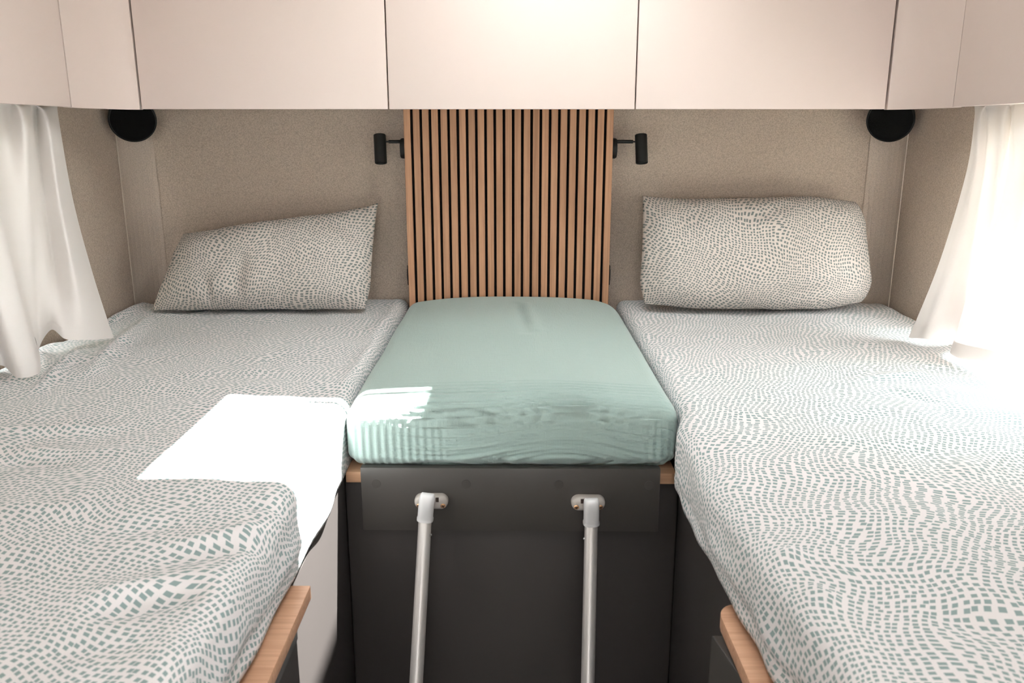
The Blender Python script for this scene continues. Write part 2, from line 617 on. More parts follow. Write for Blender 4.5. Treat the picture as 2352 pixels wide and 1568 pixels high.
for xr, yr in ((SKX, SKY_Y), (FILL_X, FILL_Y)):  # the second is the added opening that brightens the foreground
    n_w += 1
    w = empty('window_%d' % n_w, ((xr[0] + xr[1]) / 2, (yr[0] + yr[1]) / 2, CEIL), kind='structure')
    bm = bmesh.new()
    for a in ((xr[0] - .03, xr[0], yr[0] - .03, yr[1] + .03), (xr[1], xr[1] + .03, yr[0] - .03, yr[1] + .03),
              (xr[0], xr[1], yr[0] - .03, yr[0]), (xr[0], xr[1], yr[1], yr[1] + .03)):
        add_box(bm, a[0], a[1], a[2], a[3], CEIL - .012, CEIL - 0.0005)
    bm_obj('roof_light_frame', bm, M['white'], w)
    rod('shadow_bar', (xr[0] + 0.16, yr[1] - 0.028, CEIL + 0.03), (xr[1], yr[1] - 0.028, CEIL + 0.03), 0.0095, M['white'], w, n=10)  # unseen bar, thickened and placed so its shadow splits the sun patch
    box('roof_light_pane', xr, yr, (CEIL + 0.062, CEIL + 0.066), M['pane'], w)

# ------------------------------------------------------------------ overhead cabinets
CB, CBF, CTOP = Z(0.047), Z(0.064), CEIL - 0.002   # door bottom, carcass floor, top
YD = 1.95                                          # door face of the rear row
xs = [-0.842, -0.2805, 0.2795, 0.848]
names = ['pale overhead cabinet door unit above the left pillow',
         'pale overhead cabinet door unit above the slatted wood panel',
         'pale overhead cabinet door unit above the right pillow']
g = 0.0016
for i in range(3):
    x0, x1 = xs[i], xs[i + 1]
    c = empty('overhead_cabinet', ((x0 + x1) / 2, 2.12, CBF), names[i], 'cabinet', 'overhead cabinets around the bed')
    box('body', (x0 + 0.0004, x1 - 0.0004), (YD + 0.019, YB - 0.001), (CBF, CTOP), M['cabinet_body'], c)
    box('door', (x0 + g, x1 - g), (YD, YD + 0.018), (CB, CTOP), M['cabinet'], c, bevel=0.0012)
XS, YC = 0.905, 1.765
for s, side in ((-1, 'left'), (1, 'right')):
    xa = xs[0] if s < 0 else xs[3]
    outer, inner = [], []
    n = 14
    for i in range(n + 1):
        a = i / n * math.pi / 2
        rx, ry = XS - abs(xa) - 0.003, YD - YC
        outer.append((s * (abs(xa) + (0.0028 if s < 0 else 0.004) + rx * math.sin(a)), YC + ry * math.cos(a)))
        inner.append((s * (abs(xa) + (0.0028 if s < 0 else 0.004) + (rx + .018) * math.sin(a)), YC + (ry + .018) * math.cos(a)))
    outer[-1] = (outer[-1][0], YC + 0.0025)
    inner[-1] = (inner[-1][0], YC + 0.0025)
    c = empty('corner_cabinet', (s * 0.95, 2.05, CBF), 'curved pale corner cabinet front above the %s black round speaker' % side, 'cabinet', 'overhead cabinets around the bed')
    ring = outer + inner[::-1]
    prism('door', ring if s < 0 else ring[::-1], CB - 0.001, CTOP, M['cabinet'], c, bevel=0.0008)
    bod = [(p[0] + s * 0.0008, p[1] + 0.0008) for p in inner] + [(s * (HX - .001), YC + 0.0025), (s * (HX - .001), YB - 0.001), (xa + s * 0.0004, YB - 0.001)]
    prism('body', bod, Z(0.085), CTOP, M['cabinet_body'], c)
    c = empty('overhead_cabinet', (s * 0.97, 1.1, CBF), 'pale overhead cabinet along the side wall above the %s white curtain' % side, 'cabinet', 'overhead cabinets around the bed')
    x0, x1 = sorted((s * XS, s * (XS + 0.018)))
    box('door', (x0, x1), (0.45, YC - 0.0005), (CB, CTOP), M['cabinet'], c, bevel=0.0012)
    x0, x1 = sorted((s * (XS + 0.019), s * (HX - 0.001)))
    box('body', (x0, x1), (0.45, YC + 0.002), (CBF, CTOP), M['cabinet_body'], c)

# ------------------------------------------------------------------ slatted wall panel
PX0, PX1, PY = -0.2815, 0.2635, 2.22
panel = empty('slatted_panel', (-0.009, 2.26, Z(-0.56)), 'oak slatted panel with black gaps standing behind the green cushion', 'wall panel')
ZT, ZL = CBF - 0.001, Z(-0.56)
box('backing', (PX0 + 0.004, PX1 - 0.004), (PY + 0.011, PY + 0.018), (ZL, ZT), M['felt'], panel)
box('panel_box', (PX0 + 0.001, PX1 - 0.001), (PY + 0.0182, YB - 0.0005), (ZL, ZT), M['slat_side'], panel)
ns = 23
gap = 0.0068
wslat = ((PX1 - PX0) - gap * (ns - 1)) / ns
first = None
for k in range(ns):
    x0 = PX0 + k * (wslat + gap)
    if first is None:
        first = box('slat', (x0, x0 + wslat), (PY, PY + 0.0108), (ZL, ZT), M['slat'], panel, bevel=0.0008, seg=1)
    else:
        o = first.copy()
        COL.objects.link(o)
        o.parent = panel
        o.matrix_parent_inverse = first.matrix_parent_inverse.copy()
        o.location.x = first.location.x + k * (wslat + gap)

# sockets on both flanks of the panel
for s, xe, side in ((-1, PX0, 'left'), (1, PX1, 'right')):
    c = empty('power_socket', (xe, 2.262, Z(-0.412)), 'small black socket on the %s edge of the slatted panel' % side, 'socket', 'sockets beside the slatted panel')
    xi = xe - s * 0.001
    x0, x1 = sorted((xi, xi + s * 0.0065))
    box('plate', (x0, x1), (2.242, 2.290), (Z(-0.412), Z(-0.357)), M['black'], c, bevel=0.002)
    x0, x1 = sorted((xi + s * 0.0065, xi + s * 0.0085))
    box('socket_insert', (x0, x1), (2.252, 2.280), (Z(-0.400), Z(-0.369)), M['black'], c, bevel=0.0008)

# ------------------------------------------------------------------ reading lamps
for s, xe, side, tilt in ((-1, PX0, 'left', 0.055), (1, PX1, 'right', 0.03)):
    c = empty('reading_lamp', (xe, 2.252, Z(-0.045)), 'small black cylinder reading lamp on the %s edge of the slatted panel' % side, 'lamp', 'reading lamps beside the slatted panel')
    xi = xe - s * 0.001
    lathe('base', [(0.0265, 0), (0.0265, 0.011), (0.0245, 0.0148), (0.012, 0.0155)], (xi, 2.257, Z(-0.046)), (s, 0, 0), M['black'], c)
    za = Z(-0.0285)
    xa = xi + s * 0.0152
    hx = s * 0.3468 if s < 0 else 0.3405
    rod('arm', (xa, 2.250, za), (hx - s * 0.021, 2.244, za), 0.0045, M['black'], c, n=16)
    rod('joint', (hx - s * 0.021, 2.244, za), (hx - s * 0.0145, 2.243, za), 0.0022, M['black'], c, n=12)
    top, bot = Vector((hx - tilt * 0.036, 2.245, Z(-0.0105))), Vector((hx + tilt * 0.036, 2.225, Z(-0.0835)))
    L = (top - bot).length
    h = lathe('head', [(0.0125, 0.004), (0.0150, 0.0), (0.0160, 0.0012), (0.0160, L - 0.0015), (0.0148, L), (0.004, L + 0.0004)], bot, top - bot, M['black'], c)

# ------------------------------------------------------------------ round speakers in the corners
for s, side, u in ((-1, 'left', 305), (1, 'right', 2045)):
    ctr = P(u, 277, y=2.165)
    nrm = Vector((-s * 0.42, -0.86, -0.30)).normalized()
    c = empty('speaker', ctr, 'round black speaker tucked under the %s corner cabinet' % side, 'speaker', 'round corner speakers')
    base = ctr - nrm * 0.030
    lathe('housing', [(0.030, -0.02), (0.050, -0.004), (0.056, 0.006), (0.0572, 0.024), (0.0560, 0.0285), (0.0535, 0.030), (0.0530, 0.0265)], base, nrm, M['black'], c, n=56)
    lathe('grille', [(0.0525, 0.0268), (0.045, 0.0290), (0.025, 0.0308), (0.004, 0.0315)], base, nrm, M['grille'], c, n=56)

# ------------------------------------------------------------------ storage benchs
MB, MT = Z(-0.590), Z(-0.460)            # mattress bottom and top
for s, side in ((-1, 'left'), (1, 'right')):
    c = empty('storage_bench', (s * 0.66, 1.2, FLOOR), 'dark grey storage bench under the %s mattress facing the aisle' % side, 'bench', 'dark storage benches')
    x0, x1 = sorted((s * 0.312, s * (HX - 0.002)))
    box('body', (x0, x1), (0.12, YB - 0.002), (FLOOR, MB - 0.002), M['dark'], c)
    x0, x1 = sorted((s * 0.295, s * 0.3115))
    ya = 0.996 if s < 0 else 0.952
    box('side_panel', (x0, x1), (ya, 1.352), (FLOOR, Z(-0.5925)), M['dark'], c, bevel=0.001)
    box('filler_panel', (x0, x1), (0.928, ya - 0.0005), (FLOOR, Z(-0.6095)), M['dark'], c)
    if s < 0:
        box('drawer_front', (-0.3115, -0.2735), (0.15, 0.926), (0.05, Z(-0.612)), M['dark'], c, bevel=0.0012)
        box('edge_strip', (-0.2733, -0.2705), (0.15, 0.920), (Z(-0.622), Z(-0.610)), M['dark_edge'], c, bevel=0.0006)
    else:
        pr = [(0.250, 0.912), (0.3115, 0.912), (0.3115, 0.15), (0.275, 0.15), (0.270, 0.80)]
        prism('drawer_front', pr[::-1], 0.05, Z(-0.612), M['dark_plate'], c, bevel=0.0012)
c = empty('storage_bench', (0, 1.5, FLOOR), 'dark grey storage bench front behind the ladder, under the oak board', 'bench', 'dark storage benches')
box('front_panel', (-0.2935, 0.2935), (1.353, 1.369), (FLOOR, Z(-0.598)), M['dark'], c, bevel=0.0006)
box('body', (-0.311, 0.311), (1.370, YB - 0.002), (FLOOR, Z(-0.598)), M['dark'], c)

RZ = Matrix.Translation((0, 1.34, 0)) @ Matrix.Rotation(-0.013, 4, 'Z') @ Matrix.Translation((0, -1.34, 0))
o = box('bed_board', (-0.2905, 0.2850), (1.338, 1.66), (Z(-0.5965), Z(-0.5765)), M['oak_x'], None, bevel=0.0012, rot=RZ)
tag(o, 'oak board under the green cushion with its front edge showing', 'board')

# oak ledges holding the mattresses
o = box('ledge_board', (-0.3118, -0.2695), (0.12, 0.992), (Z(-0.609), Z(-0.5895)), M['oak_cross'], None, bevel=0.0012)
tag(o, 'oak ledge with a square end along the left mattress', 'ledge', 'oak ledges along the mattresses')
pts = [(0.3118, 0.12), (0.3118, 0.948)]
for i in range(9):
    a = i / 8 * math.pi / 2
    pts.append((0.289 - 0.027 * math.sin(a), 0.918 + 0.030 * math.cos(a)))
pts += [(0.264, 0.12)]
o = prism('ledge_board', pts, Z(-0.609), Z(-0.5895), M['oak_cross'], None, bevel=0.0012)
tag(o, 'oak ledge with a rounded end along the right mattress', 'ledge', 'oak ledges along the mattresses')


# ------------------------------------------------------------------ mattresses in printed sheets
def mattress(side, s, folds, seed, inner_fn):
    label = {'left': 'left single mattress in a wrinkled dotted sheet with the sun patch on it',
             'right': 'right single mattress in a smooth dotted sheet beside the bright curtain'}[side]
    c = empty('mattress', (s * 0.66, 1.2, MB), label, 'mattress', 'single mattresses in dotted sheets')
    xi, xo = 0.290, HX - 0.004
    x0, x1 = (-xo, -xi) if s < 0 else (xi, xo)
    Pn, Q, quads, uvs = rounded_block(x0, x1, 0.12, YB - 0.006, MB + 0.012, MT, 0.024, 0.0075)
    low = (np.abs(np.abs(Q[:, 0]) - xi) < 1e-6) & (Q[:, 2] < (MB + MT) / 2)      # the sheet hangs straight down to its hem
    Pn[low, 0] = Q[low, 0]
    Pn[low, 2] = Q[low, 2]
    x, y, z = Pn[:, 0].copy(), Pn[:, 1].copy(), Pn[:, 2].copy()
    top = sstep(MB + 0.05, MT - 0.01, z)
    # the inner side follows the aisle and bellies a little
    w_in = np.clip(1 - np.abs(x - s * xi) / 0.25, 0, 1) ** 1.5
    x += s * (inner_fn(y) - xi) * w_in
    belly = np.sin(np.pi * np.clip((MT - z) / (MT - MB), 0, 1)) * sstep(0.25, 0.0, np.abs(np.abs(Pn[:, 0]) - xi))
    x -= s * 0.006 * belly * sstep(1.33, 1.22, y)
    hemz = (z - MB - 0.012) / 0.02
    x += s * 0.004 * np.exp(-((hemz - 1.3) * 2.2) ** 2) * sstep(0.06, 0.0, np.abs(np.abs(Pn[:, 0]) - xi)) * sstep(1.33, 1.25, y)
    side_w = sstep(0.06, 0.0, np.abs(np.abs(Pn[:, 0]) - xi)) * (1 - top)
    x += 0.004 * side_w * wav(y, z * 1.5, 7.0, seed + 5) * sstep(1.33, 1.22, y)
    z += top * (0.0030 * wav(x, y, 2.2, seed) + 0.0013 * wav(x, y, 9.0, seed + 1))
    rest = 1 - 0.9 * sstep(1.98, 2.05, y) * sstep(0.32, 0.29, np.abs(x - s * 0.63))      # pressed flat under the pillow
    for f in folds:
        z += top * rest * fold(x, y, *f)
    # crown: the middle stands a bit higher, the corners at the wall sink
    z += top * 0.003 * sstep(0.0, 0.2, np.abs(x) - xi)
    z -= top * 0.02 * sstep(2.2, 2.30, y) * sstep(0.85, 1.0, np.abs(x))
    Pn = np.stack([x, y, z], 1)
    mesh_obj('fitted_sheet', Pn, quads, M['sheet'], c, smooth=True, uvs=uvs)
    xa, xb = sorted((s * (xi + 0.016), s * (xo - 0.004)))
    box('foam_underside', (xa, xb), (0.13, YB - 0.01), (MB, MB + 0.0118), M['foam'], c)


def left_in(y):
    return 0.2920 - 0.003 * sstep(1.0, 1.3, y) + 0.004 * sstep(0.9, 0.6, y)


def right_in(y):
    return 0.272 + 0.020 * sstep(1.27, 1.37, y) + 0.010 * sstep(1.05, 0.80, y) + 0.020 * sstep(0.85, 0.60, y)


def bp(u, v):
    q = P(u, v, z=-0.46)
    return (q.x, q.y)


LF = [(bp(300, 760), bp(215, 860), 0.016, 0.012), (bp(360, 715), bp(290, 790), 0.014, 0.012), (bp(330, 700), bp(250, 740), 0.014, 0.010),
      (bp(120, 790), bp(40, 870), 0.014, 0.012), (bp(190, 800), bp(90, 900), 0.012, 0.010), (bp(120, 850), bp(300, 820), 0.014, -0.006),
      (bp(0, 990), bp(260, 985), 0.020, 0.007), (bp(20, 1060), bp(150, 1068), 0.016, -0.009), (bp(60, 1035), bp(330, 1045), 0.018, 0.006),
      (bp(300, 1220), bp(420, 1205), 0.018, -0.006), (bp(560, 1160), bp(680, 1150), 0.014, -0.008),
      (bp(400, 1275), bp(620, 1225), 0.020, -0.010), (bp(420, 1250), bp(640, 1190), 0.018, 0.008),
      (bp(230, 1400), bp(440, 1345), 0.022, -0.013), (bp(250, 1360), bp(500, 1310), 0.02, 0.007),
      (bp(600, 1180), bp(650, 1250), 0.018, -0.010), (bp(120, 1500), bp(330, 1470), 0.02, -0.006),
      (bp(860, 790), bp(800, 880), 0.018, 0.008), (bp(905, 690), bp(860, 780), 0.02, 0.006),
      (bp(700, 860), bp(560, 850), 0.02, 0.003), (bp(30, 1170), bp(220, 1180), 0.02, 0.005)]
RF = [(bp(1960, 880), bp(2110, 860), 0.018, 0.006), (bp(2050, 905), bp(2150, 930), 0.016, -0.005), (bp(1900, 985), bp(2050, 950), 0.02, -0.005),
      (bp(2210, 1080), bp(2330, 1030), 0.02, 0.004), (bp(1790, 1290), bp(1830, 1270), 0.014, 0.010), (bp(1850, 1360), bp(1910, 1390), 0.016, 0.008),
      (bp(2150, 1410), bp(2300, 1460), 0.02, -0.004)]
mattress('left', -1, LF, 11, left_in)
mattress('right', 1, RF, 23, right_in)

# ------------------------------------------------------------------ green cushion between the mattresses
Pn, Q, quads, uvs = rounded_block(-0.2870, 0.2870, 1.330, PY - 0.004, Z(-0.576), Z(-0.452), 0.036, 0.0027)
x, y, z = Pn.T.copy()
top = sstep(Z(-0.50), Z(-0.455), z)
u_ = np.clip(np.abs(x + 0.001) / 0.288, 0, 1)
v_ = np.clip((y - 1.335) / (PY - 0.004 - 1.335), 0, 1)
z += top * 0.020 * (1 - u_ ** 2.5) * (0.55 + 0.45 * sstep(0.0, 0.5, v_))
z += top * 0.0022 * wav(x, y, 2.4, 41)
z += top * fold(x, y, (0.015, 2.1), (0.03, 1.78), 0.016, -0.0035) + top * fold(x, y, (0.035, 2.1), (0.055, 1.8), 0.014, 0.0025)
# rear corners round off in plan, more on the right
rr = np.where(x > 0, 0.16, 0.07)
dxr = np.clip(np.abs(x) - (0.288 - rr), 0, None)
dyr = np.clip(y - (PY - 0.004 - rr), 0, None)
dist = np.sqrt(dxr ** 2 + dyr ** 2)
k = np.where((dxr > 0) & (dyr > 0) & (dist > rr), rr / np.maximum(dist, 1e-9), 1.0)
x = np.where(k < 1, np.sign(x) * (0.288 - rr + dxr * k), x)
y = np.where(k < 1, PY - 0.004 - rr + dyr * k, y)
# front: belly, tucked foot and gathered crinkles
fr = sstep(1.44, 1.345, y)
hz = np.clip((Z(-0.452) - z) / 0.124, 0, 1)
y += fr * (-0.006 * np.sin(np.pi * np.clip(hz * 1.05, 0, 1)) + 0.011 * sstep(0.72, 0.95, hz))
arc = (1.44 - np.minimum(y, 1.44)) + (Z(-0.452) - z)
warp = 0.006 * wav(x, arc, 3.0, 7) + 0.010 * np.sin(x * 16 + 1.0) * hz
cr_m = sstep(1.47, 1.37, y) * sstep(0.285, 0.20, np.abs(x - 0.045)) * (0.75 + 0.25 * wav(x, arc, 4.5, 9))
ph = math.pi * (arc + warp) / 0.0175 + 0.7 * wav(x, arc, 5.0, 19)
cr = 1.1 * (np.abs(np.sin(ph)) ** 0.7 - 0.7) + 0.45 * np.sin(6.283 * (arc + warp * 1.4) / 0.0085 + x * 11)
amp = 0.0066 * np.clip(cr_m, 0, 1.3)
ny, nz = -np.clip(hz * 1.5, 0, 1), np.clip(1.2 - hz * 1.5, 0, 1)
y += ny * amp * cr
z += nz * amp * cr
vcr = sstep(0.10, 0.45, hz) * fr * sstep(-0.06, -0.20, x) + sstep(0.1, 0.4, hz) * fr * sstep(0.20, 0.26, x)
y -= vcr * 0.0018 * np.sin(6.283 * (x + 0.3 * warp) / 0.013)
o = mesh_obj('bed_cushion', np.stack([x, y, z], 1), quads, M['muslin'], None, smooth=True, uvs=uvs)
tag(o, 'sage green muslin covered cushion filling the gap between the mattresses', 'cushion')


# ------------------------------------------------------------------ pillows
def pillow(label, corners, y_bot, y_top, thick, pointy, seed, dents):
    """corners (pixels of TL, TR, BR, BL) give the outline on a plane that leans back from y_bot to y_top"""
    zb, zt = -0.455, -0.17
    O = Vector((0, y_bot, ZC + zb))
    e2 = Vector((0, y_top - y_bot, zt - zb)).normalized()
    nrm = Vector((0, -e2.z, e2.y))

    def on_plane(u, v):
        a, t = (u - 1176.0) / F_PX, -(v - 784.0) / F_PX
        d = Vector((a, CT + ST * t, -ST + CT * t))
        eye = Vector((0, 0, ZC))
        k = (O - eye).dot(nrm) / d.dot(nrm)
        p = eye + d * k - O
        return p.x, p.dot(e2)
    TL, TR, BR, BL = [np.array(on_plane(*c)) for c in corners]
    n, m = 90, 60
    a = np.linspace(-1, 1, n + 1)
    b = np.linspace(-1, 1, m + 1)
    A, B = np.meshgrid(a, b, indexing='ij')
    A = np.sin(A * math.pi / 2) * 0.55 + A * 0.45
    B = np.sin(B * math.pi / 2) * 0.55 + B * 0.45
    s, t = (A + 1) / 2, (B + 1) / 2
    X = (BL[0] * (1 - s) + BR[0] * s) * (1 - t) + (TL[0] * (1 - s) + TR[0] * s) * t
    Y = (BL[1] * (1 - s) + BR[1] * s) * (1 - t) + (TL[1] * (1 - s) + TR[1] * s) * t
    U0, V0 = X.copy(), Y.copy()
    cx, cy = X.mean(), Y.mean()
    # sides draw in between the corners; blunt corners pull back
    X = cx + (X - cx) * (1 - 0.020 * (1 - B ** 2) * np.abs(A) ** 3)
    Y = cy + (Y - cy) * (1 - 0.075 * (1 - A ** 4) * np.abs(B) ** 3)
    for (ca, cb), r in zip(((-1, 1), (1, 1), (1, -1), (-1, -1)), pointy):
        w = np.clip(1 - np.hypot(A - ca, (B - cb)) / 0.55, 0, 1) ** 1.3
        X += (cx - X) * 0.16 * r * w
        Y += (cy - Y) * 0.30 * r * w
    prof = np.clip(1 - np.abs(A) ** 3.0, 0, 1) ** 0.55 * np.clip(1 - np.abs(B) ** 2.6, 0, 1) ** 0.55
    H = thick * prof * (1.0 - 0.16 * B)
    wr = (0.5 + 0.5 * np.clip(np.abs(A) ** 2 + np.abs(B) ** 2, 0, 1.4)) * prof ** 0.35
    H += wr * (0.0055 * wav(X, Y, 6.0, seed) + 0.0026 * wav(X, Y, 16.0, seed + 1))
    for p0, p1, wd, ht in dents:
        q0, q1 = on_plane(*p0), on_plane(*p1)
        H += prof ** 0.4 * fold(X, Y, q0, q1, wd, ht * 1.7)
    verts, quads, uvs = [], [], []
    front = {}
    back = {}
    for i in range(n + 1):
        for j in range(m + 1):
            base = O + Vector((X[i, j], 0, 0)) + e2 * Y[i, j]
            edge = i in (0, n) or j in (0, m)
            hf = 0.0 if edge else max(0.0008, H[i, j])
            p = base + nrm * hf
            p.z = max(p.z, MT + 0.011 + 0.004 * abs(math.sin(3 + p.x * 23)))
            front[i, j] = len(verts)
            verts.append(p)
            if edge:
                back[i, j] = front[i, j]
            else:
                p = base - nrm * max(0.0008, H[i, j] * 0.62)
                p.z = max(p.z, MT + 0.012)
                p.y = min(p.y, YB - 0.006)
                back[i, j] = len(verts)
                verts.append(p)
    for i in range(n):
        for j in range(m):
            cs = [(i, j), (i + 1, j), (i + 1, j + 1), (i, j + 1)]
            quads.append([front[c] for c in cs])
            uvs += [(U0[c], V0[c] + 0.25 * H[c]) for c in cs]
            cs = cs[::-1]
            quads.append([back[c] for c in cs])
            uvs += [(U0[c] + 1.0, V0[c]) for c in cs]
    o = mesh_obj('pillow', np.array([tuple(v) for v in verts]), quads, M['pillowcase'], None, smooth=True, uvs=uvs)
    return tag(o, label, 'pillow', 'pillows against the rear wall')


pillow('slanting dotted pillow on the left mattress, leaning on the wall', ((415, 532), (868, 466), (850, 722), (344, 724)), 2.085, 2.215, 0.084,
       (0.2, 0.0, 0.35, 0.0), 61,
       [((560, 690), (575, 610), 0.02, -0.008), ((500, 722), (498, 660), 0.012, -0.008), ((830, 560), (770, 520), 0.014, -0.007),
        ((845, 600), (800, 690), 0.016, 0.005), ((430, 560), (520, 600), 0.02, 0.004)])
pillow('upright plump dotted pillow on the right mattress, leaning on the wall', ((1476, 450), (1985, 440), (2012, 726), (1462, 716)), 2.085, 2.205, 0.085,
       (0.0, 0.55, 0.75, 0.45), 77,
       [((1770, 690), (1980, 660), 0.016, -0.006), ((1530, 600), (1500, 690), 0.016, 0.005), ((1800, 480), (1700, 520), 0.018, -0.005)])


# ------------------------------------------------------------------ curtains
def cr_spline(pts, n):
    """Catmull-Rom through pts, n samples"""
    pts = np.asarray(pts, float)
    k = len(pts)
    pe = np.vstack([2 * pts[0] - pts[1], pts, 2 * pts[-1] - pts[-2]])
    out = []
    for q in np.linspace(0, k - 1, n):
        i = min(int(q), k - 2)
        t = q - i
        p0, p1, p2, p3 = pe[i], pe[i + 1], pe[i + 2], pe[i + 3]
        out.append(0.5 * (2 * p1 + (p2 - p0) * t + (2 * p0 - 5 * p1 + 4 * p2 - p3) * t * t + (3 * p1 - p0 - 3 * p2 + p3) * t ** 3))
    return np.array(out)


def curtain(label, cols, seed, side):
    rows = [cr_spline([tuple(p) for p in c], 48) for c in cols]        # each column top -> bottom
    rows = np.array(rows)
    nb = rows.shape[1]
    na = 150
    S = np.array([cr_spline(rows[:, j, :], na) for j in range(nb)])    # nb x na x 3
    A, B = np.meshgrid(np.linspace(0, 1, na), np.linspace(0, 1, nb))
    S[:, :, 0] += 0.0025 * wav(A * 1.2, B * 0.15, 7.0, seed)
    S[:, :, 0] = np.clip(S[:, :, 0], -(HX - 0.004), HX - 0.004)
    S[:, :, 2] = np.maximum(S[:, :, 2], MT + 0.012)
    verts = S.reshape(-1, 3)
    quads = []
    for j in range(nb - 1):
        for i in range(na - 1):
            a = j * na + i
            quads.append([a, a + 1, a + na + 1, a + na])
    c = empty('curtain', (side * 0.97, 1.6, Z(-0.45)), label, 'curtain', 'white window curtains')
    o = mesh_obj('cloth', verts, quads, M['curtain'], c, smooth=True)
    # stitched hem: a narrow doubled band along the foot
    hem = []
    hq = []
    off = np.array([-side * 0.0012, -0.0004, 0.0])
    for i in range(na):
        p, q = S[-1, i] + off, S[-3, i] + off
        hem += [tuple(p), tuple(p + (q - p) * 0.9)]
    for i in range(na - 1):
        hq.append([2 * i, 2 * i + 2, 2 * i + 3, 2 * i + 1])
    mesh_obj('hem', np.array(hem), hq, M['curtain'], c, smooth=True)
    rod('curtain_rail', (side * 0.990, 0.95, Z(0.0605)), (side * 0.990, 1.90, Z(0.0605)), 0.0032, M['white'], c, n=10)


def col4(pix, depth):
    """column of a curtain: sight lines with a distance from the middle of the room"""
    return [P(u, v, x=xx) for (u, v), xx in zip(pix, depth)]


TOPZ = Z(0.055)


def topped(pts):
    """carry the column straight up to the rail"""
    p0 = pts[0]
    return [Vector((math.copysign(0.990, p0.x), p0.y, TOPZ))] + pts


Lc = [
    topped(col4([(132, 275), (165, 450), (212, 620), (262, 776)], (-0.992, -0.978, -0.945, -0.886))),
    topped(col4([(108, 275), (135, 450), (170, 620), (205, 780)], (-0.968, -0.952, -0.925, -0.896))),
    topped(col4([(80, 275), (100, 450), (130, 620), (150, 778)], (-1.005, -0.992, -0.972, -0.925))),
    topped(col4([(70, 270), (80, 450), (105, 620), (118, 757)], (-0.985, -0.980, -0.972, -0.962))),
    topped(col4([(50, 265), (62, 450), (75, 620), (90, 800)], (-0.965, -0.972, -0.978, -0.985))),
    topped(col4([(18, 262), (18, 450), (45, 640), (86, 800)], (-1.005, -0.990, -0.975, -0.955))),
    topped(col4([(-25, 258), (-10, 450), (35, 660), (90, 856)], (-0.978, -0.955, -0.930, -0.902))),
    topped(col4([(-60, 255), (-50, 450), (-10, 680), (40, 868)], (-0.970, -0.955, -0.940, -0.925))),
    topped(col4([(-95, 250), (-70, 450), (-40, 660), (-5, 838)], (-1.005, -1.0, -1.0, -1.0))),
    topped(col4([(-170, 250), (-165, 450), (-160, 660), (-150, 862)], (-0.968, -0.968, -0.965, -0.962))),
    topped(col4([(-250, 250), (-250, 450), (-250, 660), (-250, 890)], (-1.005, -1.005, -1.0, -1.0))),
]
curtain('white voile curtain gathered at the left window, hem on the wrinkled sheet', Lc, 5, -1)
Rc = [
    topped(col4([(2236, 275), (2218, 400), (2160, 600), (2090, 776)], (0.995, 0.985, 0.945, 0.890))),
    topped(col4([(2250, 272), (2235, 400), (2190, 600), (2130, 778)], (0.978, 0.972, 0.945, 0.905))),
    topped(col4([(2275, 270), (2262, 400), (2225, 600), (2170, 786)], (1.005, 1.0, 0.975, 0.945))),
    topped(col4([(2305, 268), (2290, 400), (2258, 600), (2200, 796)], (0.985, 0.985, 0.985, 0.985))),
    topped(col4([(2325, 266), (2308, 400), (2268, 600), (2210, 800)], (1.005, 1.0, 0.985, 0.965))),
    topped(col4([(2330, 262), (2322, 440), (2245, 600), (2182, 816)], (0.980, 0.965, 0.935, 0.908))),
    topped(col4([(2365, 260), (2360, 440), (2310, 620), (2262, 834)], (0.965, 0.955, 0.935, 0.925))),
    topped(col4([(2400, 258), (2395, 440), (2370, 640), (2350, 851)], (1.005, 0.995, 0.975, 0.955))),
    topped(col4([(2425, 255), (2425, 440), (2405, 640), (2390, 858)], (0.985, 0.975, 0.970, 0.975))),
]
curtain('white sunlit voile curtain gathered at the right window beside the smooth sheet', Rc, 8, 1)

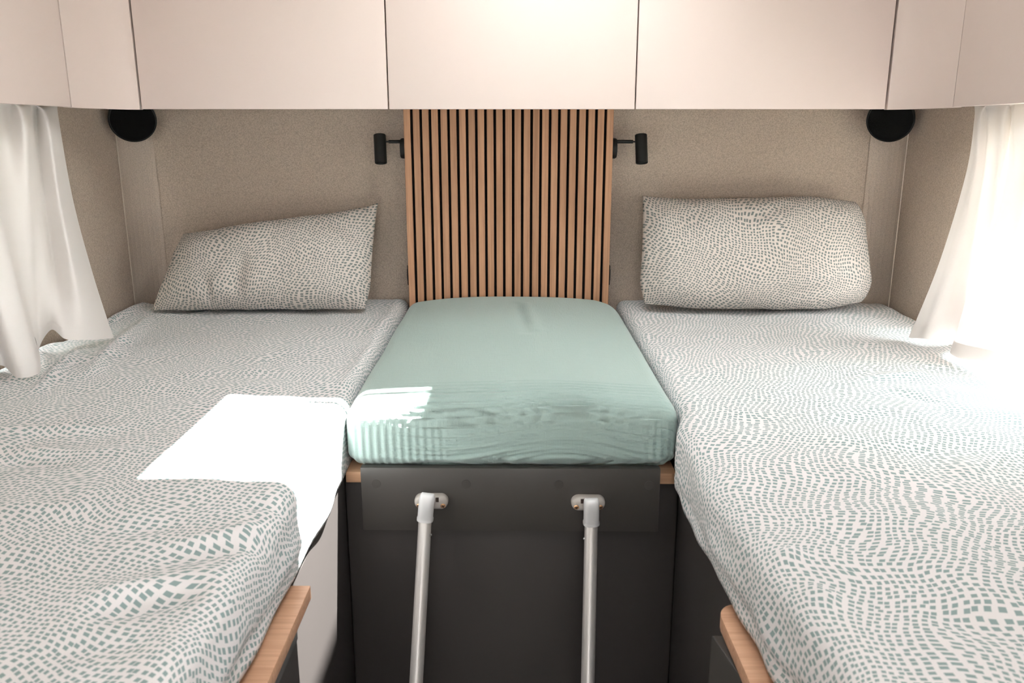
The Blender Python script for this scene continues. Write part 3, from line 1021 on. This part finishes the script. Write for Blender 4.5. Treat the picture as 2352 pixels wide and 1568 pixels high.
# ------------------------------------------------------------------ hinge plate and ladder
plate = empty('hinge_plate', (0, 1.327, Z(-0.677)), 'dark grey plate screwed across the front of the oak board, holding two hinges', 'plate')
box('plate', (-0.2605, 0.2545), (1.3195, 1.3365), (Z(-0.678), Z(-0.561)), M['dark_plate'], plate, bevel=0.0008, rot=RZ)
for bx, bz in ((-0.139, -0.6195), (0.131, -0.6205)):
    yb = 1.3195 - 0.013 * bx
    # pill-shaped hinge bracket
    bm = bmesh.new()
    n = 20
    prof = [(1.0, 0.0), (1.0, 0.007), (0.94, 0.0115), (0.80, 0.0140), (0.45, 0.0155)]
    rings = []
    for kf, h in prof:
        ring = []
        for i in range(2 * n):
            a = math.pi * i / n
            r = 0.0128 * kf
            cx = 0.0165 if -math.pi / 2 <= ((a + math.pi / 2) % (2 * math.pi)) - math.pi / 2 < math.pi / 2 else -0.0165
            cx *= 1.0
            ring.append(bm.verts.new((bx + cx + r * math.cos(a), yb - h, Z(bz) + r * math.sin(a))))
        rings.append(ring)
    for i in range(len(rings) - 1):
        for j in range(2 * n):
            j2 = (j + 1) % (2 * n)
            bm.faces.new((rings[i][j], rings[i][j2], rings[i + 1][j2], rings[i + 1][j]))
    bm.faces.new(rings[-1])
    bk = bm_obj('hinge_bracket', bm, M['bracket'], plate, smooth=True)
    for sx in (-1, 1):
        p = Vector((bx + sx * 0.0205, yb - 0.0142, Z(bz - 0.0045)))
        ax = Vector((sx * 0.12, -1, -0.25)).normalized()
        lathe('screw', [(0.0046, 0), (0.0046, 0.0012), (0.0036, 0.0022), (0.001, 0.0024)], p, ax, M['brass'], bk, n=18)
        bm = bmesh.new()
        q = ax.to_track_quat('Z', 'Y').to_matrix().to_4x4()
        for rot in (0.5, 0.5 + math.pi / 2):
            b2 = bmesh.new()
            add_box(b2, -0.0030, 0.0030, -0.00055, 0.00055, 0.0018, 0.0028)
            bmesh.ops.transform(b2, matrix=Matrix.Translation(p) @ q @ Matrix.Rotation(rot, 4, 'Z'), verts=b2.verts)
            me = bpy.data.meshes.new('t')
            b2.to_mesh(me)
            b2.free()
            bm.from_mesh(me)
            bpy.data.meshes.remove(me)
        bm_obj('cross_slot', bm, M['slot'], bk)
    sx = 1 if bx < 0 else -1
    x0 = bx + sx * 0.0085
    box('notch', (x0, x0 + 0.005) if sx > 0 else (x0 - 0.005, x0), (yb - 0.0162, yb - 0.0140), (Z(bz + 0.003), Z(bz + 0.0105)), M['slot'], bk)

for cx in (-0.2346, -0.0795, 0.081, 0.236):
    lathe('cover_cap', [(0.0082, 0), (0.0080, 0.0004), (0.001, 0.0005)], (cx, 1.3195 - 0.013 * cx, Z(-0.5905)), (0, -1, 0), M['dark_plate'], plate, n=28)

lad = empty('bed_ladder', (-0.02, 0.96, FLOOR), 'silver two-rail ladder hooked on the dark hinge plate', 'ladder')
rails = (((-0.1478, 1.290, -0.640), (-0.1578, 1.181, -0.881)), ((0.1350, 1.290, -0.647), (0.1248, 1.181, -0.885)))
for kk, (a, b) in enumerate(rails):
    a, b = Vector(a), Vector(b)
    d = (b - a)
    e = a + d * ((-1.418 - a.z) / d.z)
    a = a - d * 0.05
    A_, E_ = a + Vector((0, 0, ZC)), e + Vector((0, 0, ZC))
    rod('rail', A_ + (E_ - A_).normalized() * 0.006, E_, 0.0112, M['alu'], lad, n=28)
    # moulded hook cap: leaves the bracket, arches over and grips the rail
    dirn = (E_ - A_).normalized()
    hx_ = (-0.139, 0.131)[kk] + (-0.003, 0.003)[kk]
    T_ = Vector((hx_, 1.2925 - 0.013 * hx_, Z((-0.5945, -0.602)[kk])))
    B_ = A_ + dirn * 0.014
    M_ = (T_ + B_) / 2 + Vector((0, -0.0035, 0.004))
    path = cr_spline([tuple(p) for p in (T_, M_, B_)], 30)
    bm = bmesh.new()
    rings = []
    nn = 24
    for i, p in enumerate(path):
        p = Vector(p)
        tdir = Vector(path[min(i + 1, len(path) - 1)]) - Vector(path[max(i - 1, 0)])
        tdir.normalize()
        ex = Vector((1, 0, 0))
        ex = (ex - tdir * ex.dot(tdir)).normalized()
        ey = tdir.cross(ex)
        f = i / (len(path) - 1)
        dome = math.sqrt(max(0.02, 1 - (1 - min(1.0, f / 0.30)) ** 2))
        rx = 0.0132 * (0.72 + 0.28 * dome)
        ry = 0.0128 * dome
        if f > 0.94:
            rx += 0.0010
            ry += 0.0010
        ring = []
        for j in range(nn):
            a_ = 2 * math.pi * j / nn
            ca, sa = math.cos(a_), math.sin(a_)
            ring.append(bm.verts.new(p + ex * rx * math.copysign(abs(ca) ** 0.7, ca) + ey * ry * math.copysign(abs(sa) ** 0.7, sa)))
        rings.append(ring)
    for i in range(len(rings) - 1):
        for j in range(nn):
            j2 = (j + 1) % nn
            bm.faces.new((rings[i][j], rings[i][j2], rings[i + 1][j2], rings[i + 1][j]))
    bm.faces.new(rings[0][::-1])
    bm.faces.new(rings[-1])
    bm_obj('hook_cap', bm, M['cap'], lad, smooth=True)
    sx = 1 if kk == 0 else -1
    rp = A_ + dirn * 0.040 + Vector((sx * 0.0098, 0, 0))
    lathe('rivet', [(0.0026, 0), (0.0026, 0.0016), (0.0012, 0.003)], rp, (sx, -0.2, 0), M['steel'], lad, n=12)
for zr in (-1.04, -1.24):
    t = (zr + 0.640) / (-0.881 + 0.640)
    xl, xr, yy = -0.1478 - 0.010 * t, 0.1350 - 0.0102 * t, 1.290 - 0.109 * t
    box('rung', (xl + 0.010, xr - 0.010), (yy - 0.022, yy + 0.022), (Z(zr) - 0.008, Z(zr) + 0.008), M['alu'], lad, bevel=0.004)
